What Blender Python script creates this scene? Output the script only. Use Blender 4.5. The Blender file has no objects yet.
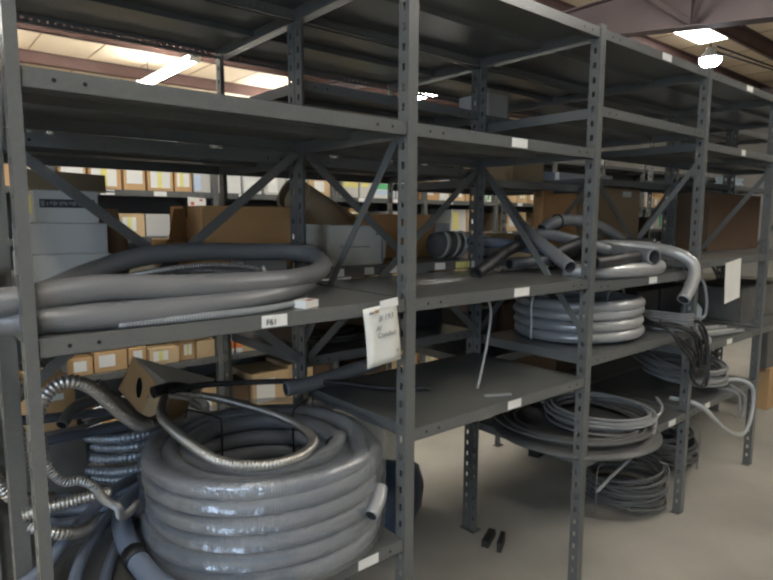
import bpy, math, random
from mathutils import Vector, Matrix
random.seed(7)
C = bpy.context.scene.collection
PI = math.pi
W = 0.914            # bay width
D = 0.564            # bay depth

# ------------------------------------------------------------------ materials
def new_mat(name, col, rough=.5, metal=0., spec=.5):
    m = bpy.data.materials.new(name); m.use_nodes = True
    b = m.node_tree.nodes['Principled BSDF']
    b.inputs['Base Color'].default_value = (*col, 1); b.inputs['Roughness'].default_value = rough
    b.inputs['Metallic'].default_value = metal; b.inputs['Specular IOR Level'].default_value = spec
    return m
def noisy(m, col, amt=.25, scale=6., coord='Object', rough=None, bump=0., detail=4, stretch=None):
    nt = m.node_tree; b = nt.nodes['Principled BSDF']
    tc = nt.nodes.new('ShaderNodeTexCoord'); n = nt.nodes.new('ShaderNodeTexNoise')
    n.inputs['Scale'].default_value = scale; n.inputs['Detail'].default_value = detail
    src = tc.outputs[coord]
    if stretch:
        mp = nt.nodes.new('ShaderNodeMapping'); mp.inputs['Scale'].default_value = stretch
        nt.links.new(src, mp.inputs['Vector']); src = mp.outputs['Vector']
    nt.links.new(src, n.inputs['Vector'])
    r = nt.nodes.new('ShaderNodeValToRGB')
    r.color_ramp.elements[0].position = .3; r.color_ramp.elements[1].position = .7
    r.color_ramp.elements[0].color = (*[c*(1-amt) for c in col], 1); r.color_ramp.elements[1].color = (*[min(1, c*(1+amt)) for c in col], 1)
    nt.links.new(n.outputs['Fac'], r.inputs['Fac']); nt.links.new(r.outputs['Color'], b.inputs['Base Color'])
    if rough:
        mr = nt.nodes.new('ShaderNodeMapRange'); mr.inputs['To Min'].default_value = rough[0]; mr.inputs['To Max'].default_value = rough[1]
        nt.links.new(n.outputs['Fac'], mr.inputs['Value']); nt.links.new(mr.outputs['Result'], b.inputs['Roughness'])
    if bump:
        bp = nt.nodes.new('ShaderNodeBump'); bp.inputs['Strength'].default_value = bump; bp.inputs['Distance'].default_value = .01
        nt.links.new(n.outputs['Fac'], bp.inputs['Height']); nt.links.new(bp.outputs['Normal'], b.inputs['Normal'])
    return m
def ribbed(m, pitch=.006, strength=.5, dist=.002):
    """fine rings around a tube: uv.x runs along the tube in metres"""
    nt = m.node_tree; b = nt.nodes['Principled BSDF']
    uv = nt.nodes.new('ShaderNodeTexCoord'); sp = nt.nodes.new('ShaderNodeSeparateXYZ'); nt.links.new(uv.outputs['UV'], sp.inputs['Vector'])
    mu = nt.nodes.new('ShaderNodeMath'); mu.operation = 'MULTIPLY'; mu.inputs[1].default_value = 2*PI/pitch
    nt.links.new(sp.outputs['X'], mu.inputs[0])
    sn = nt.nodes.new('ShaderNodeMath'); sn.operation = 'SINE'; nt.links.new(mu.outputs[0], sn.inputs[0])
    bp = nt.nodes.new('ShaderNodeBump'); bp.inputs['Strength'].default_value = strength; bp.inputs['Distance'].default_value = dist
    nt.links.new(sn.outputs[0], bp.inputs['Height']); nt.links.new(bp.outputs['Normal'], b.inputs['Normal'])
    return m
def emit(name, col, s):
    m = bpy.data.materials.new(name); m.use_nodes = True; nt = m.node_tree; nt.nodes.clear()
    e = nt.nodes.new('ShaderNodeEmission'); o = nt.nodes.new('ShaderNodeOutputMaterial')
    e.inputs['Color'].default_value = (*col, 1); e.inputs['Strength'].default_value = s
    nt.links.new(e.outputs[0], o.inputs['Surface']); return m

M = {}
M['steel'] = noisy(new_mat('grey_shelf_paint', (.118, .122, .119), .3, 0, .5), (.118, .122, .119), .06, 90)
M['steel_lip'] = M['steel']
M['hole'] = new_mat('punched_hole', (.008, .008, .008), .9)
M['concrete'] = noisy(new_mat('worn_concrete', (.36, .345, .305), .75), (.36, .345, .305), .2, 1.6, rough=(.55, .85), bump=.08, detail=8)
M['wall'] = noisy(new_mat('painted_block_wall', (.3, .29, .27), .9), (.3, .29, .27), .1, 2)
M['roof'] = noisy(new_mat('faced_insulation', (.74, .62, .46), .8), (.74, .62, .46), .1, .8, bump=.3, stretch=(1, .2, 1))
M['purlin'] = noisy(new_mat('red_oxide_steel', (.13, .075, .068), .6), (.13, .075, .068), .15, 3)
M['rafter'] = noisy(new_mat('mauve_primer_steel', (.11, .082, .086), .6), (.11, .082, .086), .1, 2)
M['pvc'] = noisy(new_mat('grey_conduit', (.17, .175, .185), .38), (.17, .175, .185), .08, 6)
M['hose'] = noisy(new_mat('grey_hose', (.16, .165, .175), .36), (.16, .165, .175), .1, 4)
M['coil'] = ribbed(noisy(new_mat('grey_liquidtight', (.22, .235, .255), .33), (.22, .235, .255), .1, 4), .0065, .35, .0012)
M['blue'] = noisy(new_mat('blue_grey_hose', (.17, .205, .275), .36), (.17, .205, .275), .12, 5)
M['bluerib'] = ribbed(noisy(new_mat('blue_grey_flex', (.36, .42, .50), .3, .5), (.36, .42, .50), .1, 5), .0125, .7, .003)
M['blueflex'] = noisy(new_mat('blue_grey_steel_flex', (.42, .48, .56), .3, .6), (.42, .48, .56), .08, 5)
M['metal'] = noisy(new_mat('galvanised_flex', (.50, .49, .47), .32, .85), (.50, .49, .47), .15, 9)
M['metalrib'] = ribbed(noisy(new_mat('armoured_flex', (.45, .45, .45), .34, .8), (.45, .45, .45), .12, 9), .007, 1., .003)
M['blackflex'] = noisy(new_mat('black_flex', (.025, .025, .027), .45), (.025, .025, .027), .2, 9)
M['darkflex'] = noisy(new_mat('dull_flex', (.27, .26, .25), .4, .7), (.27, .26, .25), .2, 9)
M['black'] = new_mat('black_plastic', (.015, .015, .016), .45)
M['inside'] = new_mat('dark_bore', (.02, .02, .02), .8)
M['wire'] = noisy(new_mat('grey_cable', (.23, .235, .235), .42), (.23, .235, .235), .15, 8)
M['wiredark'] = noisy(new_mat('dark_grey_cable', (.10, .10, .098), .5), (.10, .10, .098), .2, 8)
M['wirelight'] = noisy(new_mat('pale_cable', (.36, .365, .36), .4), (.36, .365, .36), .12, 8)
M['silver'] = noisy(new_mat('silver_tubing', (.36, .365, .37), .3, .25), (.36, .365, .37), .1, 5)
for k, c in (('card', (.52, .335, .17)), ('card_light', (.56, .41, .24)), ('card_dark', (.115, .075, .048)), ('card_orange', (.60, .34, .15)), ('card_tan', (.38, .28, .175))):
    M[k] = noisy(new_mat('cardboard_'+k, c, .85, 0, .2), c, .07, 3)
M['flap'] = noisy(new_mat('faded_cardboard', (.60, .55, .47), .85, 0, .2), (.60, .55, .47), .08, 4)
M['white_box'] = noisy(new_mat('white_carton', (.54, .535, .51), .7), (.54, .535, .51), .04, 4)
M['cream'] = noisy(new_mat('cream_plastic', (.55, .54, .48), .5), (.55, .54, .48), .04, 4)
M['paper'] = noisy(new_mat('white_paper', (.72, .72, .68), .8), (.72, .72, .68), .03, 12)
M['label'] = new_mat('label_paper', (.78, .78, .75), .7)
M['yellow'] = new_mat('yellow_label', (.75, .70, .25), .7)
M['skyblue'] = new_mat('pale_blue_print', (.50, .62, .78), .7)
M['green'] = new_mat('green_print', (.10, .45, .20), .7)
M['red'] = new_mat('red_print', (.5, .1, .07), .6)
M['orange'] = new_mat('orange_print', (.75, .22, .06), .6)
M['ink'] = new_mat('dark_ink', (.045, .045, .055), .8)
M['pencil'] = new_mat('grey_ink', (.2, .2, .21), .8)
M['tape'] = new_mat('brown_tape', (.30, .19, .10), .35)
M['bluebag'] = noisy(new_mat('dark_blue_plastic', (.035, .06, .11), .35), (.035, .06, .11), .3, 12, bump=.3)
M['paleblue'] = noisy(new_mat('pale_blue_plastic', (.42, .50, .56), .4), (.42, .50, .56), .08, 9)
M['striped'] = noisy(new_mat('grey_cloth', (.13, .125, .115), .8), (.13, .125, .115), .2, 9)
M['bag'] = noisy(new_mat('tan_paper', (.42, .29, .20), .8), (.42, .29, .20), .15, 6, bump=.4)
M['fixture'] = new_mat('white_enamel', (.7, .7, .68), .4)
M['tube'] = emit('lit_fluorescent_tube', (1., .97, .90), 42)
M['lamp'] = emit('lit_lamp_lens', (.9, .94, 1.), 30)
M['sky'] = emit('daylit_skylight', (1, .98, .92), 7)
M['day'] = emit('daylit_door_pane', (.62, .79, 1.), 3.6)
# clear stretch film: mostly see-through with a glossy sheen
fm = bpy.data.materials.new('stretch_film'); fm.use_nodes = True; nt = fm.node_tree; nt.nodes.clear()
o = nt.nodes.new('ShaderNodeOutputMaterial'); t = nt.nodes.new('ShaderNodeBsdfTransparent'); g = nt.nodes.new('ShaderNodeBsdfGlossy'); d = nt.nodes.new('ShaderNodeBsdfDiffuse')
t.inputs[0].default_value = (.96, .97, .99, 1); g.inputs['Color'].default_value = (.9, .93, 1, 1); g.inputs['Roughness'].default_value = .12; d.inputs[0].default_value = (.6, .64, .7, 1)
x1 = nt.nodes.new('ShaderNodeMixShader'); x2 = nt.nodes.new('ShaderNodeMixShader'); lw = nt.nodes.new('ShaderNodeLayerWeight'); lw.inputs[0].default_value = .3
mr = nt.nodes.new('ShaderNodeMapRange'); mr.inputs['To Min'].default_value = .13; mr.inputs['To Max'].default_value = .55
x1.inputs[0].default_value = .05
tc = nt.nodes.new('ShaderNodeTexCoord'); mp = nt.nodes.new('ShaderNodeMapping'); mp.inputs['Scale'].default_value = (1, 1, .35); nz = nt.nodes.new('ShaderNodeTexNoise'); nz.inputs['Scale'].default_value = 42; nz.inputs['Detail'].default_value = 5
bp = nt.nodes.new('ShaderNodeBump'); bp.inputs['Strength'].default_value = .7; bp.inputs['Distance'].default_value = .01
for a, b in ((tc.outputs['Object'], mp.inputs[0]), (mp.outputs[0], nz.inputs['Vector']), (nz.outputs['Fac'], bp.inputs['Height']), (bp.outputs[0], g.inputs['Normal']),
             (lw.outputs['Facing'], mr.inputs['Value']), (t.outputs[0], x1.inputs[1]), (d.outputs[0], x1.inputs[2]), (mr.outputs[0], x2.inputs[0]), (x1.outputs[0], x2.inputs[1]), (g.outputs[0], x2.inputs[2]), (x2.outputs[0], o.inputs['Surface'])):
    nt.links.new(a, b)
M['film'] = fm

# ------------------------------------------------------------------ mesh builder
class MB:
    def __init__(s): s.v = []; s.f = []; s.m = []; s.uv = {}; s.sm = []
    def face(s, idx, mat=0, smooth=False): s.f.append(tuple(idx)); s.m.append(mat); s.sm.append(smooth)
    def hexa(s, o, a, b, c, mat=0):
        o, a, b, c = Vector(o), Vector(a), Vector(b), Vector(c); n = len(s.v)
        for k in (0, 1):
            for q in (o, o+a, o+a+b, o+b): s.v.append(q + c*k)
        fs = [(0, 3, 2, 1), (4, 5, 6, 7), (0, 1, 5, 4), (1, 2, 6, 5), (2, 3, 7, 6), (3, 0, 4, 7)]
        if a.cross(b).dot(c) < 0: fs = [tuple(reversed(q)) for q in fs]
        for q in fs: s.face([n+i for i in q], mat)
    def box(s, x0, y0, z0, x1, y1, z1, mat=0):
        s.hexa((min(x0, x1), min(y0, y1), min(z0, z1)), (abs(x1-x0), 0, 0), (0, abs(y1-y0), 0), (0, 0, abs(z1-z0)), mat)
    def bar(s, p, q, w, t, up=(0, 0, 1), mat=0):
        p, q = Vector(p), Vector(q); d = q-p; side = d.cross(Vector(up)).normalized(); nn = side.cross(d).normalized()
        s.hexa(p - side*t/2 - nn*w/2, d, side*t, nn*w, mat)
    def quad(s, pts, mat=0):
        n = len(s.v); s.v += [Vector(q) for q in pts]; s.face(range(n, n+len(pts)), mat)
    def tube(s, pts, r, n=10, mat=0, caps=True, hollow=False, inmat=1, rf=None, closed=False):
        pts = [Vector(q) for q in pts]; N = len(pts); L = 0; base = len(s.v); up = None; fr = None
        for i, q in enumerate(pts):
            a = pts[i-1] if (i > 0 or closed) else q; b = pts[(i+1) % N] if (i < N-1 or closed) else q
            tg = (b-a).normalized()
            if fr is None:
                ref = Vector((0, 0, 1)) if abs(tg.z) < .9 else Vector((1, 0, 0)); fr = (ref - tg*ref.dot(tg)).normalized()
            else:
                fr = fr - tg*fr.dot(tg); fr = fr.normalized() if fr.length > 1e-6 else tg.orthogonal().normalized()
            bn = tg.cross(fr)
            if i: L += (q-pts[i-1]).length
            rr = rf(L, i/(N-1)) if rf else r
            for k in range(n):
                th = 2*PI*k/n; s.uv[len(s.v)] = (L, k/n); s.v.append(q + (fr*math.cos(th)+bn*math.sin(th))*rr)
        for i in range(N if closed else N-1):
            for k in range(n):
                a = base+i*n+k; b = base+i*n+(k+1) % n; j = (i+1) % N; c = base+j*n+(k+1) % n; d = base+j*n+k
                s.face((a, b, c, d), mat, True)
        if caps and not closed:
            for end, sign in ((0, -1), (N-1, 1)):
                ring = [base+end*n+k for k in range(n)]
                if hollow:
                    cen = pts[end]; nb = pts[1] if end == 0 else pts[N-2]; inn = (nb-cen).normalized()
                    r1 = len(s.v)
                    for k in ring: s.v.append(cen + (s.v[k]-cen)*.84)
                    r2 = len(s.v)
                    for k in ring: s.v.append(cen + (s.v[k]-cen)*.84 + inn*r*2.5)
                    for k in range(n):
                        k2 = (k+1) % n
                        q1 = (ring[k], ring[k2], r1+k2, r1+k); q2 = (r1+k, r1+k2, r2+k2, r2+k)
                        if sign < 0: q1 = q1[::-1]; q2 = q2[::-1]
                        s.face(q1, mat); s.face(q2, inmat, True)
                    q = [r2+k for k in range(n)]; s.face(q if sign > 0 else q[::-1], inmat)
                else: s.face(ring if sign > 0 else ring[::-1], mat)
    def disc(s, c, ax, r, n=8, mat=0, t=.0):
        c, ax = Vector(c), Vector(ax).normalized(); a = ax.orthogonal().normalized(); b = ax.cross(a); i = len(s.v)
        for k in range(n): s.v.append(c + a*math.cos(2*PI*k/n)*r + b*math.sin(2*PI*k/n)*r + ax*t)
        s.face(range(i, i+n), mat)
    def lathe(s, prof, c=(0, 0, 0), n=20, mat=0, smooth=True):
        c = Vector(c); i0 = len(s.v)
        for (r, z) in prof:
            for k in range(n): s.v.append(c + Vector((r*math.cos(2*PI*k/n), r*math.sin(2*PI*k/n), z)))
        for j in range(len(prof)-1):
            for k in range(n):
                k2 = (k+1) % n; s.face((i0+j*n+k, i0+j*n+k2, i0+(j+1)*n+k2, i0+(j+1)*n+k), mat, smooth)
        s.face([i0+k for k in range(n)][::-1], mat); s.face([i0+(len(prof)-1)*n+k for k in range(n)], mat)
    def build(s, name, mats, parent=None, bevel=0, off=None):
        off = Vector(off) if off is not None else (Vector(parent['_o']) if parent is not None and '_o' in parent else Vector())
        me = bpy.data.meshes.new(name); me.from_pydata([q-off for q in s.v], [], s.f)
        for k in (mats if isinstance(mats, (list, tuple)) else [mats]): me.materials.append(M[k] if isinstance(k, str) else k)
        me.polygons.foreach_set('material_index', s.m); me.polygons.foreach_set('use_smooth', s.sm)
        if s.uv:
            l = me.uv_layers.new(name='UV')
            for lp in me.loops: l.data[lp.index].uv = s.uv.get(lp.vertex_index, (0, 0))
        me.update(); o = bpy.data.objects.new(name, me); C.objects.link(o)
        if parent is not None: o.parent = parent
        else: o.location = off
        if bevel:
            b = o.modifiers.new('bevel', 'BEVEL'); b.width = bevel; b.segments = 2; b.limit_method = 'ANGLE'
        return o

used_labels = set()
def tag(o, label, cat, group=None):
    o['label'] = label; o['category'] = cat
    if group: o['group'] = group
    return o
def thing(name, label, cat, loc=(0, 0, 0), group=None, rotz=0):
    o = bpy.data.objects.new(name, None); C.objects.link(o); o.empty_display_size = .05
    o.location = loc; o.rotation_euler = (0, 0, rotz); o['_o'] = tuple(loc) if not rotz else (0, 0, 0)
    return tag(o, label, cat, group)
def struct(o): o['kind'] = 'structure'; return o
def cr(pts, n=8, closed=False):
    """smooth curve through the points"""
    P = [Vector(q) for q in pts]; out = []; N = len(P)
    for i in range(N if closed else N-1):
        p0 = P[i-1] if (i > 0 or closed) else P[0]*2-P[1]; p1 = P[i]; p2 = P[(i+1) % N]; p3 = P[(i+2) % N] if (i+2 < N or closed) else P[-1]*2-P[-2]
        for k in range(n):
            t = k/n; out.append(.5*((2*p1)+(p2-p0)*t+(2*p0-5*p1+4*p2-p3)*t*t+(3*p1-p0-3*p2+p3)*t**3))
    if not closed: out.append(P[-1])
    return out
def resample(pts, ds):
    out = [pts[0].copy()]; acc = 0
    for a, b in zip(pts, pts[1:]):
        L = (b-a).length
        if L < 1e-9: continue
        t = ds-acc
        while t <= L: out.append(a+(b-a)*(t/L)); t += ds
        acc = (acc+L) % ds if ds-acc <= L else acc+L
    return out
def flex(mb, pts, r, pitch=.011, amp=.14, n=10, mat=0, hollow=True):
    """corrugated metal hose: real rings along the path"""
    P = resample(cr(pts, 24), pitch/4)
    mb.tube(P, r, n, mat, hollow=hollow, rf=lambda L, t: r*(1+amp*math.sin(2*PI*L/pitch)))

# ------------------------------------------------------------------ room
def slab(name, b, mat):
    m = MB(); m.box(*b); o = m.build(name, mat); return struct(o)
RX0, RX1, RY0, RY1, RZ = -4.5, 17, -5.5, 15, 4.2
slab('floor', (RX0, RY0, -.12, RX1, RY1, 0), 'concrete')
slab('ceiling', (RX0, RY0, RZ, RX1, RY1, RZ+.1), 'roof')
slab('wall_back', (RX0, RY1, 0, RX1, RY1+.15, RZ), 'wall')
slab('wall_front', (RX0, RY0-.15, 0, RX1, RY0, RZ), 'wall')
slab('wall_right', (RX1, RY0, 0, RX1+.15, RY1, RZ), 'wall')
slab('wall_left', (RX0-.15, RY0, 0, RX0, RY1, RZ), 'wall')
m = MB(); m.box(RX0-.02, -4.2, .9, RX0+.02, -1.4, 2.9); d1 = struct(m.build('window_1', 'day'))
m = MB()
for (a, b, c, e) in ((-4.3, -4.2, .8, 3.), (-1.4, -1.3, .8, 3.)): m.box(RX0-.03, a, c, RX0+.06, b, e)
m.box(RX0-.03, -4.2, .8, RX0+.06, -1.4, .9); m.box(RX0-.03, -4.2, 2.9, RX0+.06, -1.4, 3.); m.box(RX0-.03, -2.85, .9, RX0+.05, -2.75, 2.9)
struct(m.build('trim_1', 'wall'))
k = 0
for y in (-4.7, -3.55, -2.4, -1.2, 0., 1.2, 2.36, 3.5, 4.8, 6.6, 8.5, 10.52, 12.5, 14.3):
    m = MB(); m.box(RX0, y-.006, RZ-.2, RX1, y+.006, RZ); m.box(RX0, y-.006, RZ-.2, RX1, y+.06, RZ-.19); m.box(RX0, y-.06, RZ-.012, RX1, y, RZ)
    k += 1; struct(m.build('trim_%d' % (k+1), 'purlin'))
# tapered roof beam with flanges, web stiffeners and a brace
for bx in (6.5, 13.2):
    m = MB(); ys = (-5.4, -.3, 6., 15.)
    zb = lambda y: 3.27+.125*(y-.2) if y < 4.5 else 3.8
    pts = [-1.5, 4.5, 15]
    for y0, y1 in zip(pts, pts[1:]):
        za, zc = zb(y0), zb(y1)
        for (xa, xb, d0, d1) in ((bx-.005, bx+.005, 0, None), (bx-.1, bx+.1, 0, .014), ):
            ta, tb = (RZ-.2, RZ-.2) if d1 is None else (za+d1, zc+d1); n = len(m.v)
            for (x, y, z) in ((xa, y0, za), (xb, y0, za), (xb, y1, zc), (xa, y1, zc), (xa, y0, ta), (xb, y0, ta), (xb, y1, tb), (xa, y1, tb)): m.v.append(Vector((x, y, z)))
            for q in ((0, 3, 2, 1), (4, 5, 6, 7), (0, 1, 5, 4), (1, 2, 6, 5), (2, 3, 7, 6), (3, 0, 4, 7)): m.face([n+i for i in q])
    m.box(bx-.1, -1.5, RZ-.215, bx+.1, 15, RZ-.2)
    for y in (1.75, 6.): m.box(bx-.09, y, zb(y)+.014, bx+.09, y+.012, RZ-.215)
    m.bar((bx-.02, 1.75, zb(1.75)+.02), (bx-.9, 1.2, RZ-.2), .05, .05); m.bar((bx-.02, 1.75, zb(1.75)+.02), (bx-.55, 2.36, RZ-.2), .05, .05)
    m.box(bx-.12, -1.8, 0, bx+.12, -1.5, RZ-.2)
    k += 1; struct(m.build('trim_%d' % (k+1), 'rafter'))
# insulation seams
m = MB()
for x in [RX0+.9*i for i in range(1, 24)]: m.box(x-.008, RY0, RZ-.006, x+.008, RY1, RZ)
struct(m.build('trim_%d' % (k+2), 'tape'))
# skylight panel between two purlins
m = MB(); m.hexa((8.62, 2.46, RZ-.02), (1.15, 0, 0), (0, .62, 0), (0, 0, .015)); struct(m.build('window_2', 'sky'))
# thin conduit runs under the roof
for i, (y, z) in enumerate(((2.05, 3.62), (1.75, 3.55))):
    m = MB(); m.tube([(8.0, 2.1, z), (16.5, y-.4, z+.05)], .012, 8); o = m.build('ceiling_conduit', 'black')
    tag(o, ('thin dark pipe running under the roof beyond the round lamp, upper one', 'thin dark pipe running under the roof beyond the round lamp, lower one')[i], 'pipe', 'pipes under the roof')

# lamps
def fixture(x, y, z, label, ln=2.42):
    t = thing('fluorescent_fixture', label, 'ceiling light', (x, y, z), 'fluorescent strip lights under the roof')
    b = MB(); b.box(x-.045, y-ln/2, z+.04, x+.045, y+ln/2, z+.1); b.box(x-.085, y-ln/2, z-.03, x+.085, y-ln/2+.03, z+.1); b.box(x-.085, y+ln/2-.03, z-.03, x+.085, y+ln/2, z+.1)
    b.build('housing', 'fixture', t)
    for s in (-1, 1):
        q = MB(); q.tube([(x+s*.06, y-ln/2+.03, z+.012), (x+s*.06, y+ln/2-.03, z+.012)], .019, 10); q.build('lamp_tube', 'tube', t)
    for yy in (y-ln*.35, y+ln*.35):
        q = MB(); q.tube([(x, yy, z+.1), (x, yy, RZ-.0)], .006, 6); q.build('hanger', 'black', t)
FX = [(3.45, 8.75, 3.75, 'glaring strip light above the back of the left bays'),
      (7.3, 6.6, 3.6, 'strip light glimpsed between shelves right of the paper sign post'),
      (8.6, 10.5, 3.75, 'far strip light mostly hidden behind the middle shelving'),
      (.4, 8.75, 3.75, 'added strip light hidden behind the top shelf of the left bay'),  # unseen lamp, added to brighten the far ceiling
      (.4, 1.8, 3.75, 'strip light over the aisle behind the left bays'),
      (3.6, 1.8, 3.75, 'strip light over the aisle behind the middle bays'),
      (-.5, 7.0, 3.75, 'added strip light beyond the far left corner of the left bay'),  # out of view, added for more light on the ceiling at the left
      (6.2, 10.5, 3.75, 'farthest added strip light, hidden behind the second bay'),  # added unseen lamp, lifts the light on the distant roof
      (-.9, -2.2, 3.75, 'strip light over the near aisle by the left bay'),
      (4.6, -1.9, 3.75, 'strip light over the near aisle by the right bays')]
for f in FX: fixture(*f)
x, y, z = 8.05, 2.2, 3.47
t = thing('round_pendant_lamp', 'small round glaring lamp hanging above the fourth front post', 'ceiling light', (x, y, z))
b = MB(); b.lathe([(.05, .16), (.06, .13), (.13, .05), (.135, .03)][::-1], (x, y, z), 24); b.build('lamp_shade', 'fixture', t)
b = MB(); b.lathe([(.03, -.075), (.09, -.055), (.125, -.015), (.128, .03)], (x, y, z), 24); b.build('lamp_lens', 'lamp', t)
b = MB(); b.tube([(x, y, z+.16), (x, y, RZ)], .008, 8); b.build('hanger', 'black', t)

# ------------------------------------------------------------------ shelving
FW, WD, TH = .034, .04, .003
def post(mb, xr, y, dy, h, holes=True, pitch=.0508, fw=FW):
    x0 = xr-fw
    mb.box(x0, y, 0, xr, y+dy*TH, h)                                  # flange
    ya, yb = y+dy*TH, y+dy*WD
    if not holes: mb.box(x0, ya, 0, x0+TH, yb, h); return
    h1, h2 = y+dy*.015, y+dy*.027
    mb.box(x0, ya, 0, x0+TH, h1, h); mb.box(x0, h2, 0, x0+TH, yb, h)
    z = .05
    mb.box(x0, h1, 0, x0+TH, h2, z)
    while z < h-.04:
        mb.box(x0, h1, z+.02, x0+TH, h2, min(z+pitch, h)); z += pitch
    mb.box(x0, h1, z, x0+TH, h2, h) if z < h else None
    mb.box(x0-.02, y-dy*.008 if False else min(y, y+dy*WD), 0, xr+.004, max(y, y+dy*WD), .004)   # foot plate
def lipholes(mb, x0, x1, y, z, s):
    for xx in (x0+.05, x0+.1, x1-.05, x1-.1): mb.disc((xx, y+s*.0006, z-.018), (0, s, 0), .0042, 8, 1)
def shelf(mb, x0, x1, y0, y1, z, dots=False, lip=.036):
    mb.box(x0, y0, z-.0015, x1, y1, z)
    mb.box(x0, y0, z-lip, x1, y0+.0015, z-.0015)
    if not dots: mb.box(x0, y1-.0015, z-lip, x1, y1, z-.0015)
    else:
        mb.box(x0, y1-.0015, z-.014, x1, y1, z-.0015); mb.box(x0, y1-.0015, z-lip, x1, y1, z-.022); xx = x0
        while xx < x1-.02: mb.box(xx, y1-.0015, z-.022, min(xx+.018, x1), y1, z-.014); xx += .0254
    mb.box(x0, y0, z-lip, x0+.0015, y1, z-.0015); mb.box(x1-.0015, y0, z-lip, x1, y1, z-.0015)
    mb.box(x0, y0, z-lip, x1, y0+.012, z-lip+.0015); mb.box(x0, y1-.012, z-lip, x1, y1, z-lip+.0015)
    mb.box(x0+.002, (y0+y1)/2-.03, z-.022, x1-.002, (y0+y1)/2+.03, z-.0205); 
    for yy in ((y0+y1)/2-.03, (y0+y1)/2+.03): mb.box(x0+.002, yy-.001, z-.022, x1-.002, yy+.001, z-.0015)
    lipholes(mb, x0, x1, y0, z, -1)
def sticker(parent, name, x, z, y, w=.075, h=.03, mat='label', s=-1, tilt=0):
    b = MB(); c, sn = math.cos(tilt), math.sin(tilt)
    b.hexa((x-w/2*c, y+s*.0022, z-h/2-w/2*sn), (w*c, 0, w*sn), (-h*sn*0, 0, h), (0, -s*.0009, 0))
    return b.build(name, mat, parent)

def bay(i, y0, y1, shelves, label, last=False, rear=True, side=True, holes=True, dots_all=False, h=2.13, x0=0., group='grey steel shelving bays', rear_z=(1.66, .95), first_side=True, skin=None):
    X0 = x0+i*W; X1 = X0+W
    t = thing('shelving_bay', label, 'shelving', (X0, y0, 0), group); S = {}
    for xr in ([X0, X1] if last else [X0]):
        b = MB(); post(b, xr, y0, 1, h, holes, fw=.021 if (xr == 0 and y0 == 0) else FW); b.build('post', 'steel', t)
        b = MB(); post(b, xr, y1, -1, h, holes); b.build('post', 'steel', t)
    for z in shelves:
        b = MB(); shelf(b, X0+.001, X1-FW-.001, y0+TH+.001, y1-TH-.001, z, dots=z > 2); S[z] = b.build('shelf', ['steel', 'hole'], t)
    if rear:
        yb = y1-.006
        za, zb = rear_z
        for k, (p, q) in enumerate((((X0, yb, za), (X1-FW, yb, zb)), ((X0, yb-.004, zb), (X1-FW, yb-.004, za)))):
            b = MB(); b.bar(p, q, .03, .003, up=(0, 1, 0)) if False else b.hexa(Vector(p)-Vector((0, 0, .017)), Vector(q)-Vector(p), (0, .003, 0), (0, 0, .037)); b.build('brace', 'steel', t)
    if side:
        for xs in ([X0-FW*.6, X1-FW*.6] if last else [X0-FW*.6]):
            for k, (p, q) in enumerate((((xs, y0+.02, 1.72), (xs, y1-.02, 1.02)),) if i != 2 else (((xs, y0+.02, 1.0), (xs, y1-.02, 1.66)),)):
                b = MB(); b.hexa(Vector(p)-Vector((0, 0, .02)), Vector(q)-Vector(p), (.003, 0, 0), (0, 0, .042)); b.build('brace', 'steel', t)
    return t, S
A = {}
A[0] = bay(0, 0, D, [.528, 1.225, 1.697, 2.118], 'leftmost front shelving bay, with the plastic-wrapped conduit coil on its lowest shelf')
A[1] = bay(1, 0, D, [.847, 1.222, 1.697, 2.118], 'front shelving bay with two almost empty shelves, right of the paper sign')
A[2] = bay(2, 0, D, [.515, .92, 1.205, 1.85, 2.118], 'front shelving bay holding the heap of open-ended grey pipes')
A[3] = bay(3, 0, D, [.52, .823, 1.25, 1.80, 2.118], 'front shelving bay with the drooping cable loop on its lower shelf')
A[4] = bay(4, 0, D, [.823, 1.25, 1.80, 2.118], 'front shelving bay at the far right edge, with a large brown carton', last=True)
# extra upright at the left end
b = MB(); post(b, .012, .34, 1, 2.0); o = b.build('post', 'steel', A[0][0])
YB0, YB1 = D+.004, 1.172
B = {}
BL = ['rear bay holding three stacked white cartons behind the left front bay', 'rear bay holding the cream container behind the paper sign post',
      'rear bay with the orange carton behind the heap of grey pipes', 'rear bay with the large tan carton behind the drooping cable', 'rear bay behind the far right front bay', 'last rear bay past the end of the front row']
BS = [[.53, 1.262, 1.655, 2.118], [.95, 1.262, 1.655, 1.905, 2.118], [.80, 1.262, 1.62, 1.895, 2.118], [.53, .80, 1.262, 1.665, 2.118], [.53, .80, 1.262, 1.70, 2.118], [.53, .80, 1.262, 1.70, 2.118]]
for i in range(6): B[i] = bay(i, YB0, YB1, BS[i], BL[i], rear=False, side=False, last=i == 5)
YC0, YC1 = 2.4, 3.0
CX = 1.43-2*W
CS = [.10, .545, .98, 1.33, 1.60, 2.05]
Cb = {}
CL = ['left end bay of the far row across the aisle', 'far row bay just right of the white stacked cartons', 'far row bay seen under the sloping brace of the left bay', 'far row bay seen beside the paper sign post', 'far row bay glimpsed left of the heap of pipes', 'far row bay glimpsed behind the heap of pipes', 'far row bay glimpsed behind the third front post', 'right end bay of the far row across the aisle']
CL[7:] = ['far row bay glimpsed behind the fourth front post', 'far row bay glimpsed behind the blue cup stacks', 'far row bay glimpsed just left of the right picture edge', 'right end bay of the far row across the aisle']
for i in range(11):
    Cb[i] = bay(i, YC0, YC1, CS, CL[i], rear=False, side=False, holes=False, last=i == 10, x0=CX, h=2.1, group='far row shelving bays')
    b = MB(); b.box(CX+i*W+.001, YC1+.001, .06, CX+(i+1)*W-.001, YC1+.003, 2.1); b.build('added_backing', 'steel', Cb[i][0])  # sheet added behind the far row to darken the gaps between its shelves

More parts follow.
